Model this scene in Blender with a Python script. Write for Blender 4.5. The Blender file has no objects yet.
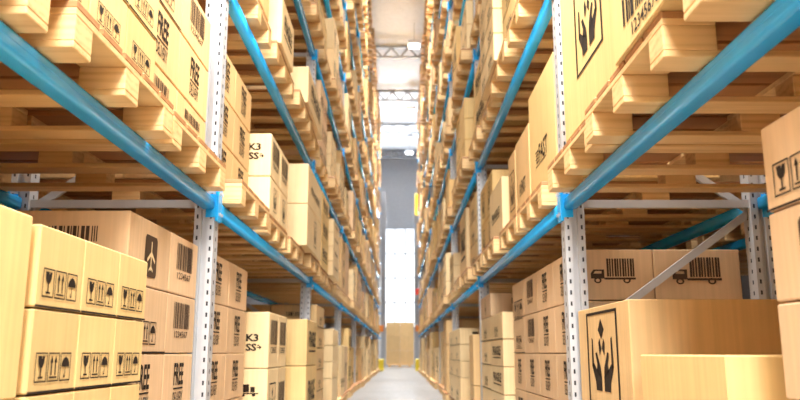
import bpy, bmesh, math, random
from mathutils import Vector, Matrix
random.seed(11)
C = bpy.context.scene.collection
PI = math.pi
S = 0.62           # working units -> metres (everything is scaled once at the end)
FZ = -1.13         # floor height below the camera in working units
F = 765.0; PITCH = math.atan(153/765)
cP, sP = math.cos(PITCH), math.sin(PITCH)
def project(X, Y, Z):
    zc = Y*cP + Z*sP
    if zc < 0.3: return None
    return 400 + F*X/zc, 200 - F*(Z*cP - Y*sP)/zc, zc

# ---------------------------------------------------------------- materials
def nodes(name):
    m = bpy.data.materials.new(name); m.use_nodes = True
    nt = m.node_tree; b = nt.nodes['Principled BSDF']
    return m, nt, b
def lk(nt, a, b): nt.links.new(a, b)
def coords(nt, scale, rnd=True):
    tc = nt.nodes.new('ShaderNodeTexCoord'); mp = nt.nodes.new('ShaderNodeMapping')
    mp.inputs['Scale'].default_value = scale
    if rnd:
        oi = nt.nodes.new('ShaderNodeObjectInfo'); ad = nt.nodes.new('ShaderNodeVectorMath'); ad.operation = 'MULTIPLY_ADD'
        cb = nt.nodes.new('ShaderNodeCombineXYZ')
        lk(nt, oi.outputs['Random'], cb.inputs[0]); lk(nt, oi.outputs['Random'], cb.inputs[1]); lk(nt, oi.outputs['Random'], cb.inputs[2])
        ad.inputs[1].default_value = (13, 17, 11)
        lk(nt, cb.outputs[0], ad.inputs[0]); lk(nt, tc.outputs['Object'], ad.inputs[2]); lk(nt, ad.outputs[0], mp.inputs[0])
    else:
        lk(nt, tc.outputs['Object'], mp.inputs[0])
    return mp.outputs[0]
def ramp(nt, fac, stops):
    r = nt.nodes.new('ShaderNodeValToRGB'); e = r.color_ramp.elements
    while len(e) < len(stops): e.new(0.5)
    for i, (p, c) in enumerate(stops): e[i].position = p; e[i].color = (*c, 1)
    lk(nt, fac, r.inputs[0]); return r.outputs[0]
def noise(nt, v, scale, detail=3, rough=0.5):
    n = nt.nodes.new('ShaderNodeTexNoise'); n.inputs['Scale'].default_value = scale
    n.inputs['Detail'].default_value = detail; n.inputs['Roughness'].default_value = rough
    lk(nt, v, n.inputs['Vector']); return n.outputs['Fac']
def mul(c, k): return tuple(min(1, x*k) for x in c)
def bump(nt, b, h, st, dist=0.01):
    n = nt.nodes.new('ShaderNodeBump'); n.inputs['Strength'].default_value = st; n.inputs['Distance'].default_value = dist
    lk(nt, h, n.inputs['Height']); lk(nt, n.outputs[0], b.inputs['Normal'])
def cardboard(name, col):
    m, nt, b = nodes(name)
    v = coords(nt, (55, 55, 1.2)); f = noise(nt, v, 1.0, 2)
    v2 = coords(nt, (1, 1, 1)); g = noise(nt, v2, 5.0, 3)
    mx = nt.nodes.new('ShaderNodeMix'); mx.data_type = 'RGBA'; mx.blend_type = 'MULTIPLY'; mx.inputs[0].default_value = 1
    lk(nt, ramp(nt, f, [(0.3, mul(col, .93)), (0.7, mul(col, 1.05))]), mx.inputs[6])
    lk(nt, ramp(nt, g, [(0.3, (.93, .92, .9)), (0.7, (1, 1, 1))]), mx.inputs[7])
    hs = nt.nodes.new('ShaderNodeHueSaturation'); oi = nt.nodes.new('ShaderNodeObjectInfo')
    mr = nt.nodes.new('ShaderNodeMapRange'); mr.inputs[3].default_value = .92; mr.inputs[4].default_value = 1.08
    lk(nt, oi.outputs['Random'], mr.inputs[0]); lk(nt, mr.outputs[0], hs.inputs['Value']); lk(nt, mx.outputs[2], hs.inputs['Color'])
    lk(nt, hs.outputs[0], b.inputs['Base Color'])
    b.inputs['Roughness'].default_value = .62; b.inputs['Specular IOR Level'].default_value = .35
    bump(nt, b, f, .12, .004)
    return m
def wood(name, light, dark):
    m, nt, b = nodes(name)
    v = coords(nt, (1.0, 14, 14)); f = noise(nt, v, 2.2, 4, .6)
    w = nt.nodes.new('ShaderNodeTexWave'); w.inputs['Scale'].default_value = 1.6; w.inputs['Distortion'].default_value = 6; w.inputs['Detail'].default_value = 2
    w.bands_direction = 'Z'; v3 = coords(nt, (.5, 8, 8)); lk(nt, v3, w.inputs['Vector'])
    mm = nt.nodes.new('ShaderNodeMath'); mm.operation = 'MULTIPLY_ADD'; mm.inputs[1].default_value = .22
    m2 = nt.nodes.new('ShaderNodeMath'); m2.operation = 'MULTIPLY'; m2.inputs[1].default_value = .8
    lk(nt, f, m2.inputs[0]); lk(nt, w.outputs['Fac'], mm.inputs[0]); lk(nt, m2.outputs[0], mm.inputs[2])
    lk(nt, ramp(nt, mm.outputs[0], [(0.22, dark), (0.5, light), (0.75, mul(light, 1.06))]), b.inputs['Base Color'])
    b.inputs['Roughness'].default_value = .55
    bump(nt, b, mm.outputs[0], .05, .002)
    return m
def plain(name, col, rough=.5, metal=0, spec=.5):
    m, nt, b = nodes(name); b.inputs['Base Color'].default_value = (*col, 1)
    v = coords(nt, (1, 1, 1)); g = noise(nt, v, 9, 3)
    lk(nt, ramp(nt, g, [(0.3, mul(col, .93)), (0.7, mul(col, 1.04))]), b.inputs['Base Color'])
    b.inputs['Roughness'].default_value = rough; b.inputs['Metallic'].default_value = metal; b.inputs['Specular IOR Level'].default_value = spec
    return m
def emit(name, col, st):
    m, nt, b = nodes(name); b.inputs['Base Color'].default_value = (*col, 1)
    b.inputs['Emission Color'].default_value = (*col, 1); b.inputs['Emission Strength'].default_value = st
    return m
M = dict(
    kraft=cardboard('kraft', (.79, .55, .235)), pinkish=cardboard('pinkish_card', (.72, .49, .285)),
    pale=cardboard('pale_card', (.86, .65, .36)), tan=cardboard('tan_card', (.74, .49, .23)),
    wood=wood('pine', (.77, .515, .24), (.60, .36, .145)), wood_shade=wood('pine_shade_brown', (.44, .21, .08), (.30, .13, .045)),  # the browner pine has the shade of pallet undersides put into its colour
    ink=plain('ink', (.022, .013, .008), .7, 0, .2), ink2=plain('faded_ink', (.07, .04, .022), .7, 0, .2),
    blue=plain('blue_paint', (.014, .45, 1.0), .27, 0, .7), steel=plain('galvanised_steel', (.54, .55, .57), .45, .3),
    hole=plain('slot', (.03, .03, .035), .8), roof=plain('roof_sheet', (.88, .90, .95), .8), truss=plain('roof_steel', (.42, .43, .46), .6),
    wallm=plain('wall_sheet', (.66, .66, .67), .7), darkwall=plain('side_wall', (.22, .20, .19), .8), yellow=plain('yellow_paint', (.85, .68, .03), .5),
    orange=plain('orange_paint', (.9, .30, .05), .5), red=plain('red_paint', (.8, .05, .03), .5),
    lamp=emit('lamp', (1, .98, .94), 5), window=emit('daylit_glass', (.93, .97, 1), .75))
def floor_mat():
    m, nt, b = nodes('concrete')
    v = coords(nt, (1, 1, 1), False); f = noise(nt, v, 1.2, 5); g = noise(nt, v, 14, 3)
    lk(nt, ramp(nt, f, [(0.3, (.21, .205, .20)), (0.7, (.27, .265, .26))]), b.inputs['Base Color'])
    b.inputs['Specular IOR Level'].default_value = .12
    lk(nt, ramp(nt, g, [(0.3, (.30,)*3), (0.7, (.46,)*3)]), b.inputs['Roughness'])
    return m
M['floor'] = floor_mat()

# ---------------------------------------------------------------- mesh helper
class MB:
    def __init__(s): s.v = []; s.f = []; s.m = []; s.slots = []
    def slot(s, k):
        if k not in s.slots: s.slots.append(k)
        return s.slots.index(k)
    def add(s, vs, fs, k):
        n = len(s.v); s.v += [tuple(v) for v in vs]; i = s.slot(k)
        for f in fs: s.f.append([n+j for j in f]); s.m.append(i)
    def box(s, x0, x1, y0, y1, z0, z1, k):
        if x0 > x1: x0, x1 = x1, x0
        if y0 > y1: y0, y1 = y1, y0
        vs = [(x0,y0,z0),(x1,y0,z0),(x1,y1,z0),(x0,y1,z0),(x0,y0,z1),(x1,y0,z1),(x1,y1,z1),(x0,y1,z1)]
        s.add(vs, [(0,3,2,1),(4,5,6,7),(0,1,5,4),(1,2,6,5),(2,3,7,6),(3,0,4,7)], k)
    def bbox(s, x0, x1, y0, y1, z0, z1, k, b=.012, seg=1):
        """box with softened edges"""
        bm = bmesh.new(); bmesh.ops.create_cube(bm, size=1)
        for v in bm.verts:
            v.co = Vector(((x0+x1)/2 + v.co.x*abs(x1-x0), (y0+y1)/2 + v.co.y*abs(y1-y0), (z0+z1)/2 + v.co.z*abs(z1-z0)))
        bmesh.ops.bevel(bm, geom=bm.edges[:], offset=b, segments=seg, affect='EDGES')
        bm.verts.index_update()
        s.add([v.co for v in bm.verts], [[v.index for v in f.verts] for f in bm.faces], k); bm.free()
    def bar(s, p, q, w, d, k):
        """rectangular bar from p to q; w across, d along world Y"""
        p = Vector(p); q = Vector(q); t = (q-p).normalized(); y = Vector((0,1,0)); n = t.cross(y).normalized()
        vs = []
        for e in (p, q):
            for a, b in ((-1,-1),(1,-1),(1,1),(-1,1)): vs.append(e + n*w/2*a + y*d/2*b)
        s.add(vs, [(0,1,2,3),(7,6,5,4),(0,4,5,1),(1,5,6,2),(2,6,7,3),(3,7,4,0)], k)
    def prism(s, pts, z0, z1, k):
        n = len(pts); vs = [(x,y,z0) for x,y in pts] + [(x,y,z1) for x,y in pts]
        s.add(vs, [list(range(n))[::-1], list(range(n,2*n))] + [(i,(i+1)%n,n+(i+1)%n,n+i) for i in range(n)], k)
    def mesh(s, name):
        me = bpy.data.meshes.new(name); me.from_pydata(s.v, [], s.f)
        for k in s.slots: me.materials.append(M[k])
        me.polygons.foreach_set('material_index', s.m); me.update()
        return me
def fixn(me):
    bm = bmesh.new(); bm.from_mesh(me); bmesh.ops.recalc_face_normals(bm, faces=bm.faces[:]); bm.to_mesh(me); bm.free(); return me
def link(name, data, parent=None, loc=(0,0,0)):
    o = bpy.data.objects.new(name, data); C.objects.link(o); o.location = loc
    if parent: o.parent = parent
    return o
def tag(o, label, cat, group=None, kind=None):
    o['label'] = label; o['category'] = cat
    if group: o['group'] = group
    if kind: o['kind'] = kind
    return o
def struct(name, me, loc=(0,0,0)):
    o = link(name, me, None, loc); o['kind'] = 'structure'; return o
def dup(o, loc, parent=None):
    c = o.copy(); C.objects.link(c); c.location = loc; c.parent = parent
    for ch in list(o.children): dup(ch, ch.location, c)
    return c
ORD = ['first','second','third','fourth','fifth','sixth','seventh','eighth','ninth']

# ---------------------------------------------------------------- prints: polygons in a unit square (u right, v up)
def rect(a, b, c, d): return [(a,b),(c,b),(c,d),(a,d)]
def frame(a, b, c, d, t, tv=None):
    tv = tv or t
    return [rect(a,b,c,b+tv), rect(a,d-tv,c,d), rect(a,b+tv,a+t,d-tv), rect(c-t,b+tv,c,d-tv)]
def fit(polys, a, b, c, d): return [[(a+u*(c-a), b+v*(d-b)) for u, v in p] for p in polys]
_tx = {}
def text(s, bold=.02):
    if (s, bold) in _tx: return _tx[(s, bold)]
    cu = bpy.data.curves.new('t', 'FONT'); cu.body = s; cu.offset = bold; cu.resolution_u = 2
    o = bpy.data.objects.new('t', cu); C.objects.link(o)
    bpy.context.view_layer.update()
    me = o.evaluated_get(bpy.context.evaluated_depsgraph_get()).to_mesh()
    P = [[(me.vertices[i].co.x, me.vertices[i].co.y) for i in p.vertices] for p in me.polygons]
    bpy.data.objects.remove(o); bpy.data.curves.remove(cu)
    xs = [u for p in P for u, v in p]; ys = [v for p in P for u, v in p]
    x0, x1, y0, y1 = min(xs), max(xs), min(ys), max(ys)
    _tx[(s, bold)] = [[((u-x0)/(x1-x0), (v-y0)/(y1-y0)) for u, v in p] for p in P]
    return _tx[(s, bold)]
def disc(cx, cy, rx, ry, n=14, a0=0, a1=2*PI):
    return [(cx+rx*math.cos(a0+(a1-a0)*i/n), cy+ry*math.sin(a0+(a1-a0)*i/n)) for i in range(n if a1-a0 > 6.2 else n+1)]
def glass():
    return frame(0,0,1,1,.05) + [[(.22,.88),(.27,.62),(.38,.5),(.5,.46),(.62,.5),(.73,.62),(.78,.88),(.6,.88),(.55,.78),(.5,.88)], rect(.46,.2,.54,.5), rect(.3,.13,.7,.2)]
def arrows():
    p = frame(0,0,1,1,.05) + [rect(.15,.12,.85,.18)]
    for c in (.32, .68): p += [rect(c-.045,.22,c+.045,.7), [(c-.13,.66),(c+.13,.66),(c,.9)]]
    return p
def umbrella():
    return frame(0,0,1,1,.05) + [[(.12,.5)] + disc(.5,.5,.38,.34,10,0,PI)[::-1][0:] , rect(.475,.16,.525,.88), rect(.36,.12,.525,.18), rect(.36,.15,.41,.26)]
def picto():
    return fit(glass(), 0,0,.31,1) + fit(arrows(), .345,0,.655,1) + fit(umbrella(), .69,0,1,1)
def barcode(seed, digits=None, n=15):
    r = random.Random(seed); p = []; x = 0
    lo = .26 if digits else 0
    ws = [r.choice((1,1,2,3)) for _ in range(n)]; gs = [r.choice((1,1,2)) for _ in range(n-1)]; t = sum(ws)+sum(gs)
    for i, w in enumerate(ws):
        p.append(rect(x/t, lo, (x+w)/t, 1)); x += w + (gs[i] if i < n-1 else 0)
    if digits: p += fit(text(digits, .012), .08, 0, .92, .19)
    return p
def free():
    return fit(text('FREE', .022), 0,.46,1,1) + [rect(0,.36,1,.40)] + fit(text('DELIVERY', .008), 0,0,1,.30)
def fast():
    return fit(text('FAST', .02), .3,.1,1,1) + [rect(0,.72,.26,.8), rect(.04,.54,.26,.62), rect(.0,.36,.26,.44), rect(.05,.18,.26,.26), rect(.02,.0,.9,.05)]
def fragile():
    return fit(text('FRAGILE', .03), 0,.3,1,1) + [rect(0,.08,1,.16)]
def hands():
    fr = frame(0,0,1,1,.045,.03)
    cube = [[(.5,.92),(.40,.80),(.5,.70),(.60,.80)], [(.44,.71),(.40,.66),(.42,.52),(.49,.60)], [(.56,.71),(.60,.66),(.58,.52),(.51,.60)]]
    L = [(.20,.68),(.16,.62),(.17,.40),(.26,.24),(.27,.17),(.46,.17),(.46,.33),(.42,.42),(.30,.56),(.28,.52),(.34,.40),(.30,.37),(.23,.46),(.23,.64)]
    # quads only: each hand is convex-ish pieces
    def hand(sx):
        q = [ [(.15,.40),(.21,.40),(.21,.70),(.17,.72)], [(.15,.41),(.26,.24),(.33,.36),(.22,.44)], [(.26,.25),(.27,.15),(.46,.15),(.46,.30),(.33,.37)],
              [(.30,.36),(.46,.29),(.44,.40),(.33,.56),(.28,.55),(.33,.43)] ]
        return q if sx > 0 else [[(1-u, v) for u, v in p] for p in q]
    return fr + cube + hand(1) + hand(-1)
def truck():
    p = [rect(.30,.16,1,.24)]
    n = 11
    for i in range(n): p.append(rect(.36+.058*i, .28, .36+.058*i+(.035 if i % 3 else .046), 1))
    p += [[(0,.2),(0,.42),(.06,.56),(.27,.56),(.27,.50),(.10,.50),(.06,.40),(.27,.40),(.27,.2)], rect(.24,.2,.30,.56)]
    for c in (.15, .80): p += ring(c, .13, .085, .12, .045, .065)
    return p
def ring(cx, cy, rx, ry, qx, qy, n=12):
    P = []
    for i in range(n):
        a, b = 2*PI*i/n, 2*PI*(i+1)/n
        P.append([(cx+qx*math.cos(a), cy+qy*math.sin(a)), (cx+rx*math.cos(a), cy+ry*math.sin(a)), (cx+rx*math.cos(b), cy+ry*math.sin(b)), (cx+qx*math.cos(b), cy+qy*math.sin(b))])
    return P
def smalltruck():
    return [rect(0,.35,.5,1), rect(.56,.35,.8,.8), rect(0,.2,1,.3), disc(.2,.12,.1,.12,8), disc(.75,.12,.1,.12,8)]
def ks():
    return fit(text('K3', .035), 0,.56,.72,1) + fit(text('SS', .035), 0,0,.62,.44) + [rect(.64,.18,.78,.24), [(.78,.08),(.92,.21),(.78,.34)], rect(.66,.30,.78,.36)]
def cup():
    return disc_ring_arrows()
def disc_ring_arrows():
    p = ring(.5,.5,.5,.5,.40,.40)[2:8] + [[(.0,.55),(.2,.55),(.1,.8)], rect(.35,.3,.65,.5), [(.35,.5),(.65,.5),(.5,.7)]]
    return p
def plane_light():   # pale aeroplane over the dark plate
    return [rect(.46,.12,.54,.9), [(.14,.42),(.46,.62),(.46,.50),(.14,.32)], [(.86,.42),(.54,.62),(.54,.50),(.86,.32)], [(.32,.14),(.46,.24),(.46,.16),(.32,.08)], [(.68,.14),(.54,.24),(.54,.16),(.68,.08)]]
def plate():
    return [[(.08,0),(.92,0),(1,.08),(1,.92),(.92,1),(.08,1),(0,.92),(0,.08)]]
PR = dict(gap_shade=[rect(0,0,1,1)], picto=picto(), free=free(), fast=fast(), hands=hands(), truck=truck(), ks=ks(), smalltruck=smalltruck(), plate=plate(), plane=plane_light(),
          bar=barcode(3, '1234567'), bigbar=barcode(5, None, 13), digits=text('1234567890', .012), barflat=barcode(9, None, 18), cup=cup(), fragile=fragile(), smallbar=barcode(8, None, 9))
# placements on a face of width w, height h: list of (print, u0, v0, u1, v1, material)
def layout(kind, w, h):
    def c(p, cx, cy, pw, ph, k='ink'): return (p, cx-pw/2, cy-ph/2, cx+pw/2, cy+ph/2, k)
    if kind == 'plain': return []
    if kind == 'picto': pw = min(.9*w, .9*h*3*.36); return [c('picto', .49*w, .30*h if h < .6 else .25*h, pw, pw*.36), ('gap_shade', .004, 0, w-.004, .009, 'ink')]  # dark base strip is painted shade for the gap between carton rows
    if kind == 'pictolow': return [c('picto', .5*w, .2*h, w*.72, w*.26)]
    if kind == 'pictosmall': return [('picto', .07, .04, .42, .155, 'ink'), ('gap_shade', .004, 0, w-.004, .008, 'ink')]  # base strip again paints the shaded gap below the carton
    if kind == 'planesmall': return [('plate', .2, .07, .40, .26, 'ink2'), ('plane', .22, .09, .38, .24, 'pale')]
    if kind == 'cupsmall': return [('cup', .26, .1, .42, .24, 'ink')]
    if kind == 'handsmid': return [('hands', .40, .30, 1.02, .86, 'ink')]
    if kind == 'free': s = min(.46*w, .62*h*.9); return [c('free', .5*w, .50*h, s, s*1.2)]
    if kind == 'bar': s = min(.68*w, .95*h); return [c('bar', .5*w, .56*h, s, min(s*.85, .6*h), 'ink2')]
    if kind == 'bigbar': return [('bigbar', .18, .12, .66, .58, 'ink'), ('digits', .30, .03, .76, .095, 'ink')]
    if kind == 'fast': return [c('fast', .48*w, .36*h, .46*w, .17*h)]
    if kind == 'fragile': return [c('fragile', .5*w, .45*h, .6*w, .2*h)]
    if kind == 'hands': s = min(.64*w, .62*h*.8); return [c('hands', .52*w, .48*h, s, s*1.3)]
    if kind == 'handsbig': return [c('hands', .50*w, .52*h, .60*w, .84*h)]
    if kind == 'tall': return [c('fragile', .5*w, .5*h, .62*w, .5*h)]
    if kind == 'truck': s = min(.56*w, h); return [c('truck', .49*w, .56*h, s, s*.56, 'ink2')]
    if kind == 'ks': return [c('ks', .66*w, .46*h, .62*w, .42*h)] if False else [('ks', w-.235, .17, w-.06, .34, 'ink')]
    if kind == 'kslow': return [('smalltruck', w-.28, .5, w-.09, .62, 'ink')]
    if kind == 'smalltruck': return [c('smalltruck', .5*w, .62*h, .34*min(w, 1), .24*min(h, .6), 'ink')]
    if kind == 'cup': s = min(.3*w, .5*h); return [c('cup', .45*w, .5*h, s, s)]
    if kind == 'plane': s = min(.42*w, .62*h); return [c('plate', .5*w, .45*h, s*.9, s, 'ink2'), c('plane', .5*w, .45*h, s*.8, s*.9, 'pale')]
    if kind == 'smallbar': return [c('smallbar', .5*w, .55*h, min(.3, .3*w), .2*min(h, .7), 'ink2')]
    if kind == 'twobar': return [c('barflat', .5*w, .65*h, .5*w, .22*h, 'ink2')]
    return []
ADJ = dict(pictosmall='handling-symbol', planesmall='dark-plate-printed', cupsmall='curved-arrow', handsmid='open-hands', plain='plain', picto='handling-symbol', pictolow='handling-symbol', free='FREE DELIVERY', bar='barcoded', bigbar='large-barcode', fast='FAST-lettered', fragile='FRAGILE-lettered',
           hands='open-hands', handsbig='large open-hands', tall='tall-lettered', plane='aeroplane-printed', twobar='barcode-striped', ks='lettered', smallbar='small-barcode')
_bc = {}
def carton(sd, dx, dy, dz, sp, fp, k, lod=0):
    """sd -1 left rack (aisle face +X), +1 right rack (aisle face -X). origin: base, aisle face, near edge; depth runs away from aisle"""
    key = (sd, round(dx,2), round(dy,2), round(dz,2), sp, fp, k, lod)
    if key in _bc: return _bc[key]
    b = MB(); g = .004
    xa, xb = (sd*g, sd*(dx-g))
    if lod == 0: b.bbox(min(xa,xb), max(xa,xb), g, dy-g, 0, dz-.008, k, .006)
    else: b.box(xa, xb, g, dy-g, 0, dz-.008, k)
    e = .003
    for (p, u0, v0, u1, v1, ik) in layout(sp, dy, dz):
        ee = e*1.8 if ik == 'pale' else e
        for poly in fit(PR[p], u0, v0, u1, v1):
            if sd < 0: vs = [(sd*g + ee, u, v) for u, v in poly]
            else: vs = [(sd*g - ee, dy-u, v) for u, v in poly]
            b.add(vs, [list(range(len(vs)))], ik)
    for (p, u0, v0, u1, v1, ik) in layout(fp, dx, dz):
        ee = e*1.8 if ik == 'pale' else e
        for poly in fit(PR[p], u0, v0, u1, v1):
            x0 = -dx if sd < 0 else 0
            b.add([(x0+u, g-ee, v) for u, v in poly], [list(range(len(poly)))], ik)
    me = b.mesh('carton'); _bc[key] = me
    return me

# ---------------------------------------------------------------- racks
A = {-1: 1.41, 1: 1.25}; SIDE = {-1: 'left', 1: 'right'}
DEPTH = 1.57
Y0 = 5.72; BAY = 6.33; PW, PD = .15, .14
BZ = [1.07, 2.92, 4.85, 6.80, 8.75, 10.7, 12.65, 14.6]; BH = .095
PH = .2
TOPZ = 15.3
def base_z(lv): return FZ + PH + .001 if lv == 0 else BZ[lv-1] + BH + PH + .002
def lvname(lv): return 'floor level' if lv == 0 else ORD[lv-1] + ' shelf'
def yframe(k): return Y0 + BAY*(k-1)     # k=0 behind camera, k=1 first upright seen
def post_mesh(sd, rear):
    b = MB(); w, d = PW, PD
    pts = [(0,0),(w*.30,0),(w*.36,.03),(w*.64,.03),(w*.70,0),(w,0),(w,d),(w*.9,d),(w*.9,.02),(.015,.02),(.015,d),(0,d)]
    pts = [(sd*x, y) for x, y in pts]
    if sd < 0: pts = pts[::-1]
    t = .02; e = d-.015
    pts = [(0,0),(w*.34,0),(w*.38,.03),(w*.62,.03),(w*.66,0),(w,0),(w,d),(w-.05,d),(w-.05,e),(w-t,e),(w-t,t),(w*.70,t),(w*.65,.05),(w*.35,.05),(w*.30,t),(t,t),(t,e),(.05,e),(.05,d),(0,d)]
    pts = [(sd*x, y) for x, y in pts]
    n = len(pts)
    b.add([(x,y,FZ+.02) for x,y in pts] + [(x,y,TOPZ) for x,y in pts], [(i,(i+1)%n,n+(i+1)%n,n+i) if sd > 0 else (n+i,n+(i+1)%n,(i+1)%n,i) for i in range(n)] + [list(range(n,2*n)) if sd > 0 else list(range(n,2*n))[::-1]], 'steel')
    z = FZ + .08
    while z < TOPZ - .1:
        for xc in (w*.16, w*.84): b.add([(sd*(xc-.007), -.001, z), (sd*(xc+.007), -.001, z), (sd*(xc+.007), -.001, z+.032), (sd*(xc-.007), -.001, z+.032)], [(0,1,2,3)], 'hole')
        for yc in (.07,): b.add([(-sd*.001, yc-.010, z), (-sd*.001, yc+.010, z), (-sd*.001, yc+.010, z+.03), (-sd*.001, yc-.010, z+.03)], [(0,1,2,3)], 'hole')
        z += .082
    return b.mesh('post')
def make_frame(sd):
    r = bpy.data.objects.new('rack_upright', None); C.objects.link(r)
    r.location = (sd*A[sd], Y0, 0)
    pm = post_mesh(sd, 0)
    link('post', pm, r); link('post', pm, r, (sd*(DEPTH-PW), 0, 0))
    b = MB(); b.bbox(min(-sd*.0, sd*PW)-.02, max(0, sd*PW)+.02, -.02, PD+.02, FZ, FZ+.02, 'steel', .004); fm = b.mesh('foot_plate')
    link('foot_plate', fm, r); link('foot_plate', fm, r, (sd*(DEPTH-PW), 0, 0))
    xf, xr = PW-.02, DEPTH-PW+.02
    z = 1.08 - .95*2; rear = True
    yb = PD*.6
    while z + .95 < TOPZ:
        a, c = (xr, xf) if rear else (xf, xr)
        # a at z, c at z+.95
        b = MB(); b.bar((sd*a, yb, z), (sd*c, yb, z+.93), .055, .04, 'steel'); link('brace', b.mesh('brace'), r)
        rear = not rear; z += .95
    hm = None
    for z in [FZ+.2] + [q+.05 for q in BZ]:
        b = MB(); b.box(sd*xf, sd*xr, yb-.06, yb-.025, z-.03, z+.03, 'steel'); link('cross_strut', b.mesh('cross_strut'), r)
    return r
for sd in (-1, 1):
    fr = make_frame(sd)
    for k in range(-1, 9):
        o = fr if k == 1 else dup(fr, (sd*A[sd], yframe(k), 0))
        where = ('far behind the viewpoint' if k < 0 else 'just behind the viewpoint') if k <= 0 else ('nearest in view' if k == 1 else ORD[k-1] + ' from the camera')
        if k == 8: where = 'at the aisle end'
        tag(o, f'grey perforated steel rack upright frame on the {SIDE[sd]} side, {where}', 'rack upright', f'perforated steel uprights of the {SIDE[sd]} rack')
LASTK = 8
def rail_mesh(sd, L):
    b = MB(); w, h = .10, BH
    # rounded box section extruded along Y
    pts = []
    r = .022
    for (cx, cz, a0) in ((w-r, h-r, 0), (r, h-r, 90), (r, r, 180), (w-r, r, 270)):
        for i in range(4):
            a = math.radians(a0 + 30*i); pts.append((cx + r*math.cos(a), cz + r*math.sin(a)))
    n = len(pts)
    vs = [(sd*x, 0, z) for x, z in pts] + [(sd*x, L, z) for x, z in pts]
    fs = [(i, (i+1)%n, n+(i+1)%n, n+i) for i in range(n)] + [list(range(n)), list(range(n, 2*n))[::-1]]
    b.add(vs, fs, 'blue')
    # pressed seam along the aisle face
    b.box(-sd*.002, sd*.004, 0, L, h*.50, h*.53, 'blue')
    me = fixn(b.mesh('rail'))
    for p in me.polygons: p.use_smooth = len(p.vertices) == 4 and p.area > .01
    return me
rails = {}
for sd in (-1, 1):
    rails[sd] = rail_mesh(sd, BAY-PD-.01)
    b = MB(); b.bbox(-.012, .012, .006, .068, -.085, .17, 'blue', .004)
    b.bbox(min(0, sd*.08), max(0, sd*.08), .0785, .0825, -.06, .12, 'blue', .001)
    for z in (-.04, .12): b.box(-sd*.012, -sd*.026, .03, .05, z, z+.02, 'steel')
    rails[(sd, 'c')] = b.mesh('end_connector')
    b = MB(); b.bbox(-.012, .012, .006, .068, -.085, .17, 'blue', .004)
    b.bbox(min(0, sd*.08), max(0, sd*.08), -.0065, -.0025, -.06, .12, 'blue', .001)
    for z in (-.04, .12): b.box(-sd*.012, -sd*.026, .03, .05, z, z+.02, 'steel')
    rails[(sd, 'e')] = b.mesh('end_connector')
for sd in (-1, 1):
    for k in range(0, 8):
        for lv in range(1, 9):
            z = BZ[lv-1]; yy = yframe(k) + PD + .005
            pr = project(sd*A[sd], yframe(k)+BAY, z)
            if pr is None or pr[1] < -40: continue
            for rear in (0, 1):
                if rear and (k > 2 or lv > 2): continue
                x = sd*(A[sd] + (DEPTH-.10 if rear else 0))
                o = bpy.data.objects.new('shelf_rail', None); C.objects.link(o); o.location = (x, yy, z)
                link('rail', rails[sd], o)
                cx = -sd*.014 if not rear else sd*.114
                link('end_connector', rails[(sd,'c') if not rear else (-sd,'c')], o, (cx, -.083, 0))
                link('end_connector', rails[(sd,'e') if not rear else (-sd,'e')], o, (cx, BAY-PD-.01+.006, 0))
                bn = 'nearest bay' if k == 0 else ORD[k] + ' bay'
                tag(o, f'blue painted steel {"rear" if rear else "front"} shelf rail of the {SIDE[sd]} rack, {lvname(lv)}, {bn}', 'shelf rail', f'blue shelf rails of the {SIDE[sd]} rack')

# ---------------------------------------------------------------- pallets
PL = 1.85
def pallet_parts(sd, pw):
    def X(a): return sd*a
    d = MB(); n = 5; gap = .035; bw = (pw-gap*(n-1))/n
    for i in range(n):
        y = i*(bw+gap); d.bbox(min(0,X(PL)), max(0,X(PL)), y, y+bw, PH-.032, PH, 'wood_shade', .004)
    for x in (0, PL/2-.11, PL-.22): d.bbox(min(X(x),X(x+.22)), max(X(x),X(x+.22)), 0, pw, PH-.062, PH-.032, 'wood', .003)
    runs = []
    for y0, y1 in ((0,.17), (pw/2-.09, pw/2+.09), (pw-.17, pw)):
        r = MB(); r.bbox(min(0,X(PL)), max(0,X(PL)), 0, y1-y0, 0, .03, 'wood', .004)
        for x in (0, PL/2-.11, PL-.22): r.bbox(min(X(x),X(x+.22)), max(X(x),X(x+.22)), 0, y1-y0, .03, PH-.062, 'wood', .004)
        runs.append((y0, r.mesh('runner')))
    return d.mesh('deck'), runs
PPW = 1.31
PP = {sd: pallet_parts(sd, PPW) for sd in (-1, 1)}
def joined(sd):
    b = MB(); dk, runs = PP[sd]
    bm = bmesh.new(); bm.from_mesh(dk)
    me = bpy.data.meshes.new('pallet_far')
    for y, rm in runs:
        n0 = len(bm.verts); bm.from_mesh(rm)
        bm.verts.ensure_lookup_table()
        for v in bm.verts[n0:]: v.co.y += y
    for f in bm.faces: pass
    bm.to_mesh(me); bm.free(); me.materials.append(M['wood']); me.materials.append(M['wood_shade'])
    return me
PJ = {sd: joined(sd) for sd in (-1, 1)}
pallets = []   # (sd, lv, bay k, idx, a, y, z)
def pz(lv): return FZ if lv == 0 else BZ[lv-1] + BH + .001
HANDP = {(-1,1,0): [(1.29,-.02),(1.31,1.36),(1.27,2.80),(1.29,4.20)], (1,1,0): [(1.04,-.1),(1.02,1.26),(1.06,2.90),(1.10,4.24)]}
stacks = []
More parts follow.
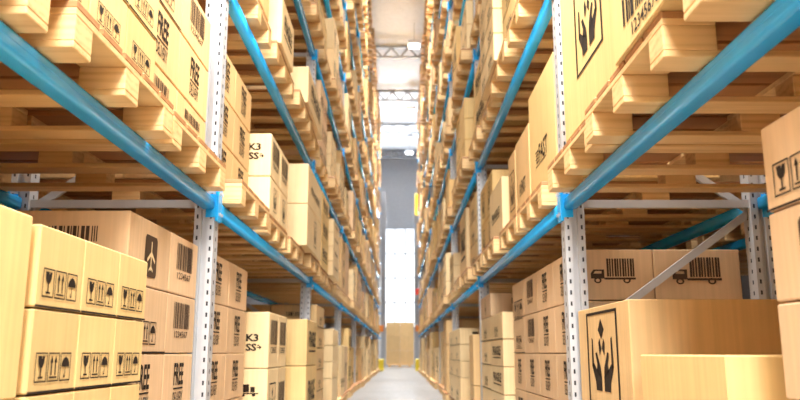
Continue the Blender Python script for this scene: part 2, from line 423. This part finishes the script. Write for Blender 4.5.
def stack(sd, lv, k, a, y0, cols, tops, depths, sp, fp, mat, place, col_y=None):
    """cols: y edges (list) ; tops: z of each row's top, highest first; sp/fp functions or strings"""
    zb = base_z(lv); zs = sorted(tops) ; lo = zb
    rows = []
    for t in zs: rows.append((lo, t)); lo = t
    rows = rows[::-1]
    for ri, (z0, z1) in enumerate(rows):
        for ci in range(len(cols)-1):
            for di, dd in enumerate(depths):
                xo = a + sum(depths[:di])
                g = lambda f: f(ri, ci, di) if callable(f) else f
                m = mat(ri, ci, di) if callable(mat) else mat
                stacks.append(dict(sd=sd, lv=lv, k=k, x=sd*xo, y=cols[ci], z=z0, dx=dd, dy=cols[ci+1]-cols[ci], dz=z1-z0, sp=g(sp), fp=g(fp), k_=m,
                                   ri=ri, nr=len(rows), ci=ci, nc=len(cols)-1, di=di, nd=len(depths), place=place, a=a))
def covered(sd, lv, k): return (sd, lv, k) in HAND
def P(*r):
    """rows of print names -> function"""
    return lambda ri, ci, di: (r[min(ri, len(r)-1)] if isinstance(r[min(ri, len(r)-1)], str) else r[min(ri, len(r)-1)][min(ci, len(r[min(ri, len(r)-1)])-1)])
HAND = {(-1,0,0),(-1,0,1),(-1,1,0),(-1,1,1),(1,0,0),(1,0,1),(1,1,0),(1,1,1)}
tail = {}     # (sd,lv,k) -> y from which random stacks go on
# left floor, bay 0
stack(-1,0,0, 1.37, 1.2, [1.75,2.83], [.51,-.16], [1.0], 'plain','plain','kraft', 'on the left floor, nearest the camera')
stack(-1,0,0, 1.36, 2.87, [2.87,3.29,3.71,4.13], [.49,.17,-.15,-.47], [.70,.70], 'picto','plain','kraft', 'symbol-printed stack on left floor')
stack(-1,0,0, 1.5, 4.2, [4.2,4.98,5.66], [.79,.39,0,-.4], [.72,.72], P(('plane','bar'),('picto','bar'),'free'), lambda r,c,d: 'twobar' if r == 0 else 'plain','pinkish', 'floor stack before nearest left upright')
# left floor, bay 1
stack(-1,0,1, 1.5, 5.93, [5.93,6.74,7.55], [.80,.40,0,-.4], [.70,.70], 'free','plain','pinkish', 'floor stack past nearest left upright')
stack(-1,0,1, 1.33, 7.9, [7.9,8.52,9.14], [.42,-.15], [.75,.72], P('bar',('hands','bar')), lambda r,c,d: 'ks' if r == 0 else 'kslow','pale', 'K3 stack on the left floor')
stack(-1,0,1, 1.2, 10.05, [10.05,11.3], [.44,-.16], [.9,.7], 'tall','smallbar','kraft', 'left floor, behind the K3 stack')
# left floor bay 2 head
stack(-1,0,2, 1.32, 12.3, [12.3,13.5], [.765,.42,.08,-.26,-.6], [.75,.7], 'picto','smallbar','tan', 'floor stack past second left upright')
stack(-1,0,2, 1.2, 13.95, [13.95,15.2], [.43,.14,-.15,-.44], [.7,.7], 'plain','cup','pale', 'curved-arrow stack on left floor')
tail[(-1,0,2)] = 15.5
# left first shelf
stack(-1,1,0, 1.30, .4, [1.28,1.70,2.13,2.56,2.99,3.42,3.86], [1.64,1.92,2.2,2.48], [.8,.7], 'picto','plain','kraft', 'nearest stack of first left shelf')
stack(-1,1,0, 1.42, 3.95, [3.95,4.66,5.4], [1.66,2.05,2.44], [.8,.7], P(('picto','bar'),'free','twobar'),'plain','tan', 'first left shelf before the upright')
stack(-1,1,1, 1.5, 5.93, [5.93,6.66,7.40], [1.76,2.16,2.56], [.7,.7], 'free','plain','tan', 'first left shelf past the upright')
stack(-1,1,1, 1.3, 7.5, [7.5,8.1,8.72], [2.2,1.75], [.8,.7], P('bar','hands'), P('ks','plain'),'pale', 'K3 stack on first left shelf')
stack(-1,1,1, 1.2, 9.8, [9.8,11.55], [2.46,1.92], [.9,.7], P('fragile','hands'),'smallbar','pale', 'first left shelf behind K3 stack')
stack(-1,1,2, 1.26, 12.2, [12.2,13.4], [2.6,2.2,1.8], [.7,.7], 'tall','plain','kraft', 'first left shelf, third bay start')
stack(-1,1,2, 1.2, 13.7, [13.7,15.0], [2.4,2.15,1.9,1.63], [.7,.7], 'twobar','cup','pale', 'curved-arrow stack on first left shelf')
tail[(-1,1,2)] = 15.4
# left second shelf, bay 1
stack(-1,2,1, 1.3, 5.95, [5.95,7.1], [3.9], [.8,.7], 'fragile','plain','kraft', 'on the second left shelf past the nearest upright')
stack(-1,2,1, 1.25, 7.6, [7.6,8.5], [3.75], [.8,.7], 'tall','plain','pale', 'on the second left shelf, second from that upright')
stack(-1,2,1, 1.2, 9.56, [9.56,11.4], [3.72], [.8,.7], 'tall','plain','pale', 'on the second left shelf, second bay, far end')
tail[(-1,2,1)] = 99
# right floor
stack(1,0,0, 1.28, 1.5, [1.35,2.63], [.79,.48,.17,-.15,-.47], [1.0], P('pictosmall','planesmall','cupsmall','plain','plain'),'plain','pinkish', 'stack at the right edge')
stack(1,0,0, 1.2, 2.9, [2.89,3.92], [0,-.5], [.8], 'plain','plain','kraft', 'on the right floor in front of the open-hands carton')
stack(1,0,0, 1.3, 4.4, [4.4,5.66], [.31,-.40], [1.35], 'handsbig','plain','tan', 'on the right floor before the upright')
stack(1,0,1, 1.35, 5.93, [5.93,6.76,7.59,8.42,9.25], [.80,.40,0,-.4], [.62,.68], P(('free','free','bar','pictolow'),('free','free','bar','picto'),'free'), P('truck'),'pinkish', 'right floor past the nearest upright')
stack(1,0,1, 1.24, 9.4, [9.4,10.65,11.9], [.50,.17,-.16,-.49], [.7,.7], P('picto',('tall','picto')),'smalltruck','pale', 'right floor, second bay far end')
stacks.append(dict(sd=1, lv=0, k=1, x=1.24, y=10.6, z=.50, dx=1.2, dy=1.3, dz=.32, sp='hands', fp='twobar', k_='pinkish', ri=0, nr=1, ci=0, nc=1, di=0, nd=1, place='lying on top of the far floor stack, second right bay', a=1.24))
stack(1,0,2, 1.15, 12.3, [12.3,12.95], [.3,-.5], [1.3], P('plain','picto'),'plain','tan', 'right floor, third bay start')
stack(1,0,2, 1.1, 14.3, [14.3,15.9,17.5], [.46,.16,-.14,-.44], [.7,.7], 'picto','smalltruck','pale', 'pale stack in third right floor bay')
tail[(1,0,2)] = 99
# right first shelf
stack(1,1,0, 1.04, 2.2, [2.2,3.52], [2.35], [1.3], 'bigbar','plain','kraft', 'on the first right shelf, nearest the camera')
stack(1,1,0, 1.10, 3.68, [3.68,4.92], [2.45], [1.3], 'handsmid','plain','kraft', 'on the first right shelf before the upright')
stack(1,1,1, 1.25, 5.93, [5.93,7.15], [2.44], [1.3], 'fast','plain','kraft', 'on the first right shelf past the upright')
stack(1,1,1, 1.25, 7.2, [7.2,8.05], [2.22], [1.3], 'fast','plain','tan', 'second past the upright on the first right shelf')
stack(1,1,1, 1.25, 8.1, [8.1,8.62], [2.2], [1.3], 'hands','plain','tan', 'third past the upright on the first right shelf')
stack(1,1,1, 1.2, 8.85, [8.85,10.1], [2.07], [1.3], 'fragile','plain','pale', 'on the first right shelf, middle of the second bay')
stack(1,1,1, 1.27, 10.3, [10.3,11.1,11.9], [2.5,1.93], [1.3], 'hands','smallbar','kraft', 'first right shelf, second bay far end')
stack(1,1,2, 1.24, 12.2, [12.2,13.5], [2.6,2.2,1.8], [.7,.7], 'picto','plain','pale', 'first right shelf, third bay start')
stack(1,1,2, 1.2, 13.8, [13.8,15.2], [2.62], [1.2], 'tall','plain','pale', 'first right shelf, third bay middle')
tail[(1,1,2)] = 15.5
# right second shelf bay 1
stack(1,2,1, 1.12, 5.95, [5.95,6.9,7.85], [4.5,4.18,3.86,3.54], [.7,.6], 'picto','plain','kraft', 'near stack of second right shelf')
stack(1,2,1, 1.05, 8.1, [8.1,8.8,9.5], [4.45,4.15,3.85,3.55], [.7,.6], 'picto','smalltruck','pale', 'second right shelf, second stack along')
stack(1,2,1, 1.18, 10.0, [10.0,11.7], [4.3,3.75], [.7,.6], 'tall','smallbar','kraft', 'second right shelf, second bay far end')
tail[(1,2,1)] = 99
HAND |= {(sd,lv,k) for (sd,lv,k) in tail}
styles = [('picto','smalltruck'), ('picto','cup'), ('free','plain'), ('bar','smallbar'), ('fragile','plain'), ('hands','smallbar'), ('tall','plain'), ('plain','smallbar'), ('twobar','cup')]
for lv in range(0, 9):
    for k in range(0, 8):
        for sd in (-1, 1):
            # in view?
            yn, yf = yframe(k)+PD+.06, yframe(k+1)-(.40 if k == 7 else .06)
            zb = base_z(lv)
            pr = project(sd*(A[sd]-.2), yf, zb)
            if pr is None or pr[1] < -30: continue
            if lv == 8 and k < 4: continue
            hp = HANDP.get((sd, lv, k))
            clear = (BZ[lv]-zb if lv < 8 else 1.4) - .15
            if hp is None:
                pitch = (yf-yn)/4; hp = []
                for i in range(4): hp.append((A[sd] - random.uniform(.09, .21), yn + pitch*i + (pitch-PPW)*random.uniform(.1, .9)))
                if lv == 0: hp = [(a+.03, y) for a, y in hp]
            for i, (a, y) in enumerate(hp):
                pallets.append((sd, lv, k, i, a, y, pz(lv)))
                if ((sd,lv,k) in HAND and y < tail.get((sd,lv,k), 99)): continue
                if random.random() < (.03 if k < 4 else .08): continue
                # random stack on this pallet
                aa = a + random.uniform(.01, .13); nc = random.choice((1, 2, 2, 3)); nr = random.choice((1, 2, 3, 3, 4))
                w = random.uniform(1.05, 1.3); ys = y + random.uniform(0, PPW-w) if w < PPW else y
                h = clear * random.choice((.45, .6, .75, .85, .92)); 
                if nr == 1: h = min(h, 1.1)
                sp, fp = random.choice(styles); mt = random.choice(('kraft','kraft','pale','pale','tan','pinkish'))
                cols = [ys + w*j/nc for j in range(nc+1)]; tops = [zb + h*(j+1)/nr for j in range(nr)]
                bn = 'nearest bay' if k == 0 else ORD[k] + ' bay'
                stack(sd, lv, k, aa, ys, cols, tops, [1.3 if k > 2 else .8] if k > 2 else [.75,.7], sp, fp, mt, f'{SIDE[sd]} rack, {lvname(lv)}, {bn}, {ORD[i]} pallet')
# pallets under hand stacks of bay 0 floor etc. keep a < stack face
def vis_area(sd, x, y, z, dx, dy, dz):
    """screen area of the faces turned to the camera, clipped to the frame (rough)"""
    def q(pts):
        pr = [project(*p) for p in pts]
        if any(p is None for p in pr): pr = [p for p in pr if p]
        if len(pr) < 3: return 0
        u = [min(800, max(0, p[0])) for p in pr]; v = [min(400, max(0, p[1])) for p in pr]
        s = 0
        for i in range(len(u)): j = (i+1) % len(u); s += u[i]*v[j]-u[j]*v[i]
        return abs(s)/2
    x1 = x + sd*dx
    return q([(x,y,z),(x,y+dy,z),(x,y+dy,z+dz),(x,y,z+dz)]) + .35*q([(x,y,z),(x1,y,z),(x1,y,z+dz),(x,y,z+dz)])
# pallets: individuals and the rest
rank = sorted(pallets, key=lambda p: -vis_area(p[0], p[0]*p[4], p[5], p[6], .5, PPW, PH))
rank = [p for p in rank]
def mass(name, items, label, cat):
    vs, fs, mi, slots = [], [], [], []
    for me, loc in items:
        n = len(vs); mp = []
        for m in me.materials:
            if m not in slots: slots.append(m)
            mp.append(slots.index(m))
        vs += [(v.co.x+loc[0], v.co.y+loc[1], v.co.z+loc[2]) for v in me.vertices]
        for p in me.polygons: fs.append([n+i for i in p.vertices]); mi.append(mp[p.material_index])
    me = bpy.data.meshes.new(name); me.from_pydata(vs, [], fs)
    for m in slots: me.materials.append(m)
    me.polygons.foreach_set('material_index', mi); me.update()
    o = link(name, me); tag(o, label, cat, None, 'stuff'); return o
rest = []
for n, (sd, lv, k, i, a, y, z) in enumerate(rank):
    if n >= 300:
        rest.append((PJ[sd], (sd*a, y, z))); continue
    bn = 'nearest bay' if k == 0 else ORD[k] + ' bay'
    if n < 110:
        o = bpy.data.objects.new('wooden_pallet', None); C.objects.link(o); o.location = (sd*a, y, z)
        dk, runs = PP[sd]; link('deck', dk, o)
        for yy, rm in runs: link('runner', rm, o, (0, yy, 0))
    else: o = link('wooden_pallet', PJ[sd], None, (sd*a, y, z))
    tag(o, f'pale pine pallet in the {SIDE[sd]} rack, {lvname(lv)}, {bn}, {ORD[i]} along', 'pallet', f'pine pallets, {lvname(lv)} of the {SIDE[sd]} rack')
if rest: mass('wooden_pallets', rest, 'remaining far pine pallets stored high and deep in both racks', 'pallets')
def rowword(s):
    if s['nr'] == 1: return ''
    if s['ri'] == 0: return 'top row'
    if s['ri'] == s['nr']-1: return 'bottom row'
    return ORD[s['ri']] + ' row'
def colword(s):
    if s['nc'] == 1: c = ''
    elif s['nc'] == 2: c = ('near', 'far')[s['ci']] + ' column'
    elif s['nc'] == 3: c = ('near', 'middle', 'far')[s['ci']] + ' column'
    else: c = ORD[s['ci']] + ' column'
    return c
def visbox(s):
    v = vis_area(s['sd'], s['x'], s['y'], s['z'], s['dx'], s['dy'], s['dz'])
    if s['di'] > 0: v *= .12 if not (s['sp'] and s['fp'] == 'truck' and s['ci'] == 0) else 1
    return v
stacks.sort(key=lambda s: -visbox(s))
restb = []
TONE = dict(kraft='golden', pinkish='tan', pale='pale', tan='brown')
for n, s in enumerate(stacks):
    me = carton(s['sd'], s['dx'], s['dy'], s['dz'], s['sp'], s['fp'], s['k_'], 0 if n < 300 else 1)
    loc = (s['x'], s['y'], s['z'])
    if n >= 300: restb.append((me, loc)); continue
    o = link('cardboard_box', me, None, loc)
    bits = [b for b in (rowword(s), colword(s), 'behind' if s['di'] else '') if b]
    lab = f"{TONE[s['k_']]} {ADJ.get(s['sp'], 'printed')} carton" + (', ' + ' '.join(bits) if bits else '') + f", {s['place']}"
    tag(o, lab, 'cardboard box', f"cartons on the {SIDE[s['sd']]} rack, {lvname(s['lv'])}")
if restb: mass('cardboard_boxes', restb, 'remaining small distant cartons stacked high and deep in both racks', 'cardboard boxes')

# unseen bay behind the viewpoint: cartons on pallets, added to shade the shelves ahead
for sd in (-1, 1):
    for lv in (0, 1, 2, 3):
        for i in range(4):
            y = yframe(0) - 6.1 + 1.5*i; x = sd*(A[sd]-.1)
            o = link('wooden_pallet', PJ[sd], None, (x, y, pz(lv)))
            tag(o, f'pine pallet added unseen behind the viewpoint, {SIDE[sd]} rack, {lvname(lv)}, {ORD[i]} along', 'pallet', 'added pine pallets behind the viewpoint')
            me = carton(sd, 1.6, 1.25, 1.45, 'plain', 'plain', 'kraft', 0)
            o = link('cardboard_box', me, None, (x+sd*.03, y+.03, pz(lv)+PH+.001))
            tag(o, f'large plain carton added unseen behind the viewpoint, {SIDE[sd]} rack, {lvname(lv)}, {ORD[i]} along', 'cardboard box', 'added cartons behind the viewpoint')
    for lv in (1, 2, 3):
        for rear in (0, 1):
            x = sd*(A[sd] + (DEPTH-.10 if rear else 0))
            o = bpy.data.objects.new('shelf_rail', None); C.objects.link(o); o.location = (x, yframe(-1)+PD+.005, BZ[lv-1])
            link('rail', rails[sd], o)
            tag(o, f'blue {"rear" if rear else "front"} rail of the added bay behind the viewpoint, {SIDE[sd]} rack, {lvname(lv)}', 'shelf rail', 'added blue rails behind the viewpoint')

# back-to-back rack behind each side: dark underside of its pallets and rows of cartons
for sd in (-1, 1):
    for lv in (0, 1, 2):  # second-shelf row added to shade the racks in front
        for k in (0, 1):
            for i in range(4):
                y = yframe(k) + PD + .1 + 1.5*i
                x = sd*(A[sd]+DEPTH+.62)
                if y < -3: continue
                o = link('wooden_pallet', PJ[sd], None, (x, y, pz(lv)))
                tag(o, f'shaded pallet in the rack behind the {SIDE[sd]} rack, {lvname(lv)}, {"nearest" if k == 0 else "second"} bay, {ORD[i]} along', 'pallet', 'shaded pallets of the racks behind')
                h = (1.25, 1.45, 1.35, 1.2)[(i+k+lv) % 4]
                me = carton(sd, 1.3, 1.2, h, 'plain', 'plain', 'tan', 0)
                o = link('cardboard_box', me, None, (x+sd*.1, y+.05, pz(lv)+PH+.001))
                tag(o, f'shaded brown carton in the rack behind the {SIDE[sd]} rack, {lvname(lv)}, {"nearest" if k == 0 else "second"} bay, {ORD[i]} along', 'cardboard box', 'shaded cartons of the racks behind')
    for k in (0, 1):
      for lv in (1, 2):
        x = sd*(A[sd]+DEPTH+.72)
        o = bpy.data.objects.new('shelf_rail', None); C.objects.link(o); o.location = (x, yframe(k)+PD+.005, BZ[lv-1])
        link('rail', rails[sd], o)
        tag(o, f'shaded blue rail of the rack behind the {SIDE[sd]} rack, {lvname(lv)}, {"nearest" if k == 0 else "second"} bay', 'shelf rail', 'shaded blue rails of the racks behind')
    for k in (0, 1, 2):
        x = sd*(A[sd]+DEPTH+.62+.1)
        o = bpy.data.objects.new('rack_upright', None); C.objects.link(o); o.location = (x, yframe(k), 0)
        link('post', post_mesh(sd, 0), o)
        b = MB(); b.bbox(min(0, sd*PW)-.02, max(0, sd*PW)+.02, -.02, PD+.02, FZ, FZ+.02, 'steel', .004); link('foot_plate', b.mesh('foot_plate'), o)
        tag(o, f'shaded grey upright of the rack behind the {SIDE[sd]} rack, {ORD[k]} from the camera', 'rack upright', 'shaded uprights of the racks behind')

# ---------------------------------------------------------------- hall
YE = 66.0; CZ = 17.2
b = MB(); b.box(-16, 16, -14, YE+.3, FZ-.3, FZ, 'floor'); struct('floor', b.mesh('floor'))
b = MB(); b.box(-16, 16, -14, YE+.3, CZ, CZ+.3, 'roof'); struct('ceiling', b.mesh('ceiling'))
b = MB(); b.box(-16.3, -16, -14, YE+.3, FZ-.3, CZ+.3, 'darkwall'); struct('wall_left', b.mesh('wall'))
b = MB(); b.box(16, 16.3, -14, YE+.3, FZ-.3, CZ+.3, 'darkwall'); struct('wall_right', b.mesh('wall'))
b = MB(); b.box(-16, 16, YE, YE+.3, FZ, CZ, 'wallm'); struct('wall_far', b.mesh('wall'))
b = MB(); b.box(-1.35, 1.35, YE-.12, YE-.06, 2.2, 10.6, 'window')
w = struct('window_1', b.mesh('window'))
b = MB()
for x in (-1.4, -.49, .40, 1.31): b.box(x, x+.09, YE-.16, YE-.05, 2.1, 10.7, 'truss')
for z in (2.1, 4.2, 6.3, 8.4, 10.6): b.box(-1.4, 1.4, YE-.16, YE-.05, z, z+.09, 'truss')
o = link('window_frame', b.mesh('window_frame'), w)
n = 1
y = 3.0; i = 0
while y < YE - 2:
    b = MB(); h = .55
    b.box(-16, 16, y, y+.28, CZ-.03-.10, CZ, 'truss'); b.box(-16, 16, y, y+.28, CZ-.75, CZ-.65, 'truss')
    for j in range(-16, 16): b.bar((j, y+.14, CZ-.68), (j+.5, y+.14, CZ-.1), .08, .08, 'truss'); b.bar((j+.5, y+.14, CZ-.1), (j+1, y+.14, CZ-.68), .08, .08, 'truss')
    struct(f'trim_{n}', b.mesh('roof_truss')); n += 1; y += 7.6
# hanging lamps in a row
b = MB(); b.bbox(-.34, .34, -.34, .34, .06, .26, 'roof', .05, 2); hood = b.mesh('lamp_housing')
b = MB(); b.bbox(-.28, .28, -.28, .28, .0, .06, 'lamp', .02); lens = b.mesh('lamp_lens')
b = MB(); b.box(-.015, .015, -.015, .015, .26, 1.35, 'truss'); rod = b.mesh('hanging_rod')
LZ = CZ - 1.35
for i, y in enumerate((-6, 5, 16, 27, 38, 49, 60)):
    o = bpy.data.objects.new('hanging_lamp', None); C.objects.link(o); o.location = (.75, y, LZ)
    link('lamp_housing', hood, o); link('lamp_lens', lens, o); link('hanging_rod', rod, o)
    tag(o, f'bright white square high-bay lamp under the roof, {ORD[i]} lamp along the aisle', 'lamp', 'high-bay lamps over the aisle')
# far cartons against the far wall, end guards, sign
for i in range(2):
    for j in range(3):
        me = carton(1, 1.12, 1.0, 1.12, 'plain', 'plain', 'tan', 0)
        o = link('cardboard_box', me, None, (-1.12+1.12*i, 62.5, FZ+PH+.001+1.12*j))
        tag(o, f'brown carton at the end of the aisle, {("bottom","middle","top")[j]} of the {("left","right")[i]} pile', 'cardboard box', 'cartons at the end of the aisle')
o = link('wooden_pallet', PJ[1], None, (-.95, 62.4, FZ)); tag(o, 'wooden pallet under the brown cartons at the end of the aisle', 'pallet')
for sd in (-1, 1):
    b = MB(); x = sd*(A[sd]-.02)
    yg = yframe(8)-.16
    x = sd*(A[sd]-.38) if sd < 0 else A[sd]-.27
    b.bbox(min(x, x+sd*.5), max(x, x+sd*.5), yg, yg+.12, FZ, FZ+.75, 'yellow', .03)
    b.bbox(min(x+sd*.1, x+sd*.2), max(x+sd*.1, x+sd*.2), yg-.1, yg, FZ, FZ+.12, 'yellow', .02)
    o = link('post_guard', b.mesh('post_guard')); tag(o, f'yellow steel guard at the foot of the far end upright, {SIDE[sd]} side', 'post guard')
    b = MB(); x += sd*.03
    b.bbox(min(x, x+sd*.4), max(x, x+sd*.4), yframe(8)-.09, yframe(8)-.05, 1.35, 1.75, 'orange', .01)
    o = link('rack_sign', b.mesh('rack_sign')); tag(o, f'blank orange plate on the far end upright, {SIDE[sd]} side', 'sign')
b = MB(); b.bbox(1.0, 1.45, yframe(8)-.09, yframe(8)-.05, 8.95, 10.4, 'yellow', .01)
o = link('rack_sign', b.mesh('rack_sign')); tag(o, 'yellow plate high on the far end upright of the right rack', 'sign')
b = MB(); b.bbox(1.0, 1.3, yframe(8)-.09, yframe(8)-.05, 3.7, 4.1, 'red', .01)
o = link('rack_sign', b.mesh('rack_sign')); tag(o, 'small red plate on the far end upright of the right rack', 'sign')

for sd in (-1, 1):
    x = sd*1.28
    b = MB(); b.box(x-.16, x+.16, 59.2, 59.24, FZ+.02, 12.5, 'truss'); b.box(x-.16, x-.12, 59.24, 59.5, FZ+.02, 12.5, 'truss'); b.box(x+.12, x+.16, 59.24, 59.5, FZ+.02, 12.5, 'truss')
    o = bpy.data.objects.new('rack_upright', None); C.objects.link(o)
    link('post', b.mesh('post'), o)
    b = MB(); b.bbox(x-.2, x+.2, 59.1, 59.6, FZ, FZ+.02, 'truss', .004); link('foot_plate', b.mesh('foot_plate'), o)
    for z in BZ[:6]:
        b = MB(); b.bbox(min(x+sd*.17, x+sd*5), max(x+sd*.17, x+sd*5), 59.2, 59.3, z, z+BH, 'blue', .01); link('cross_rail', b.mesh('cross_rail'), o)
    tag(o, f'dark grey upright with blue cross rails beyond the aisle end, {SIDE[sd]} side', 'rack upright')

# ---------------------------------------------------------------- final scale to metres, floor at zero
done = set()
for o in list(bpy.data.objects):
    if o.parent is None: o.location = (o.location.x*S, o.location.y*S, (o.location.z-FZ)*S)
    else: o.location = o.location*S
    if o.type == 'MESH' and o.data.name not in done:
        done.add(o.data.name); o.data.transform(Matrix.Scale(S, 4)); o.data.update()

# ---------------------------------------------------------------- lights
def area(name, x, y, z, sx, sy, rot, power, col=(1,1,1)):
    l = bpy.data.lights.new(name, 'AREA'); l.shape = 'RECTANGLE'; l.size = sx*S; l.size_y = sy*S; l.energy = power; l.color = col
    o = bpy.data.objects.new(name, l); C.objects.link(o); o.location = (x*S, y*S, (z-FZ)*S); o.rotation_euler = rot; return l
for y in (-6, 5, 16, 27, 38, 49, 60):
    area('lamp_light', .0, y, LZ-.1, 1.0, 3.0, (0,0,0), 90 if y < 10 else 300, (1,.98,.95)).spread = math.radians(75)
area('rear_key_light', 0, -7, 9.5, 7, 6, (math.radians(52), 0, 0), 1000, (1,.98,.95))  # unseen area light added above and behind the camera to brighten front faces
area('rear_fill_light', 0, -8, 3.4, 2.3, 3.6, (math.radians(90), 0, 0), 240, (.88,.94,1))  # unseen cool fill added behind the camera to lift the rail faces
for y in (-2.5, 1.5, 5.0):
    area('aisle_fill_light', 0, y, 4.6, .9, .9, (0,0,0), 78, (1,.97,.92))  # fills without fixtures, added low over the aisle to brighten carton faces
area('end_uplight', 0, YE-1.5, 7, 3.6, 8, (math.radians(-128), 0, 0), 700, (.90,.95,1)).spread = math.radians(95)  # uplight added in front of the end window to brighten the ceiling
w = bpy.data.worlds.new('w'); bpy.context.scene.world = w; w.use_nodes = True
w.node_tree.nodes['Background'].inputs[0].default_value = (1, .98, .95, 1); w.node_tree.nodes['Background'].inputs[1].default_value = .05

# ---------------------------------------------------------------- camera
cam = bpy.data.cameras.new('camera'); co = bpy.data.objects.new('camera', cam); C.objects.link(co)
co.location = (0, 0, -FZ*S); co.rotation_euler = (PI/2 + PITCH, 0, 0)
cam.sensor_width = 36; cam.lens = F/800*36; cam.clip_start = .02; cam.clip_end = 200
cam.dof.use_dof = True; cam.dof.focus_distance = 4.4*S
cam.dof.aperture_fstop = (cam.lens/1000) / (.016*S)
sc = bpy.context.scene; sc.camera = co
sc.view_settings.view_transform = 'Standard'; sc.view_settings.look = 'None'; sc.view_settings.gamma = 1
sc.view_settings.exposure = .55
sc.cycles.max_bounces = 8; sc.cycles.diffuse_bounces = 5
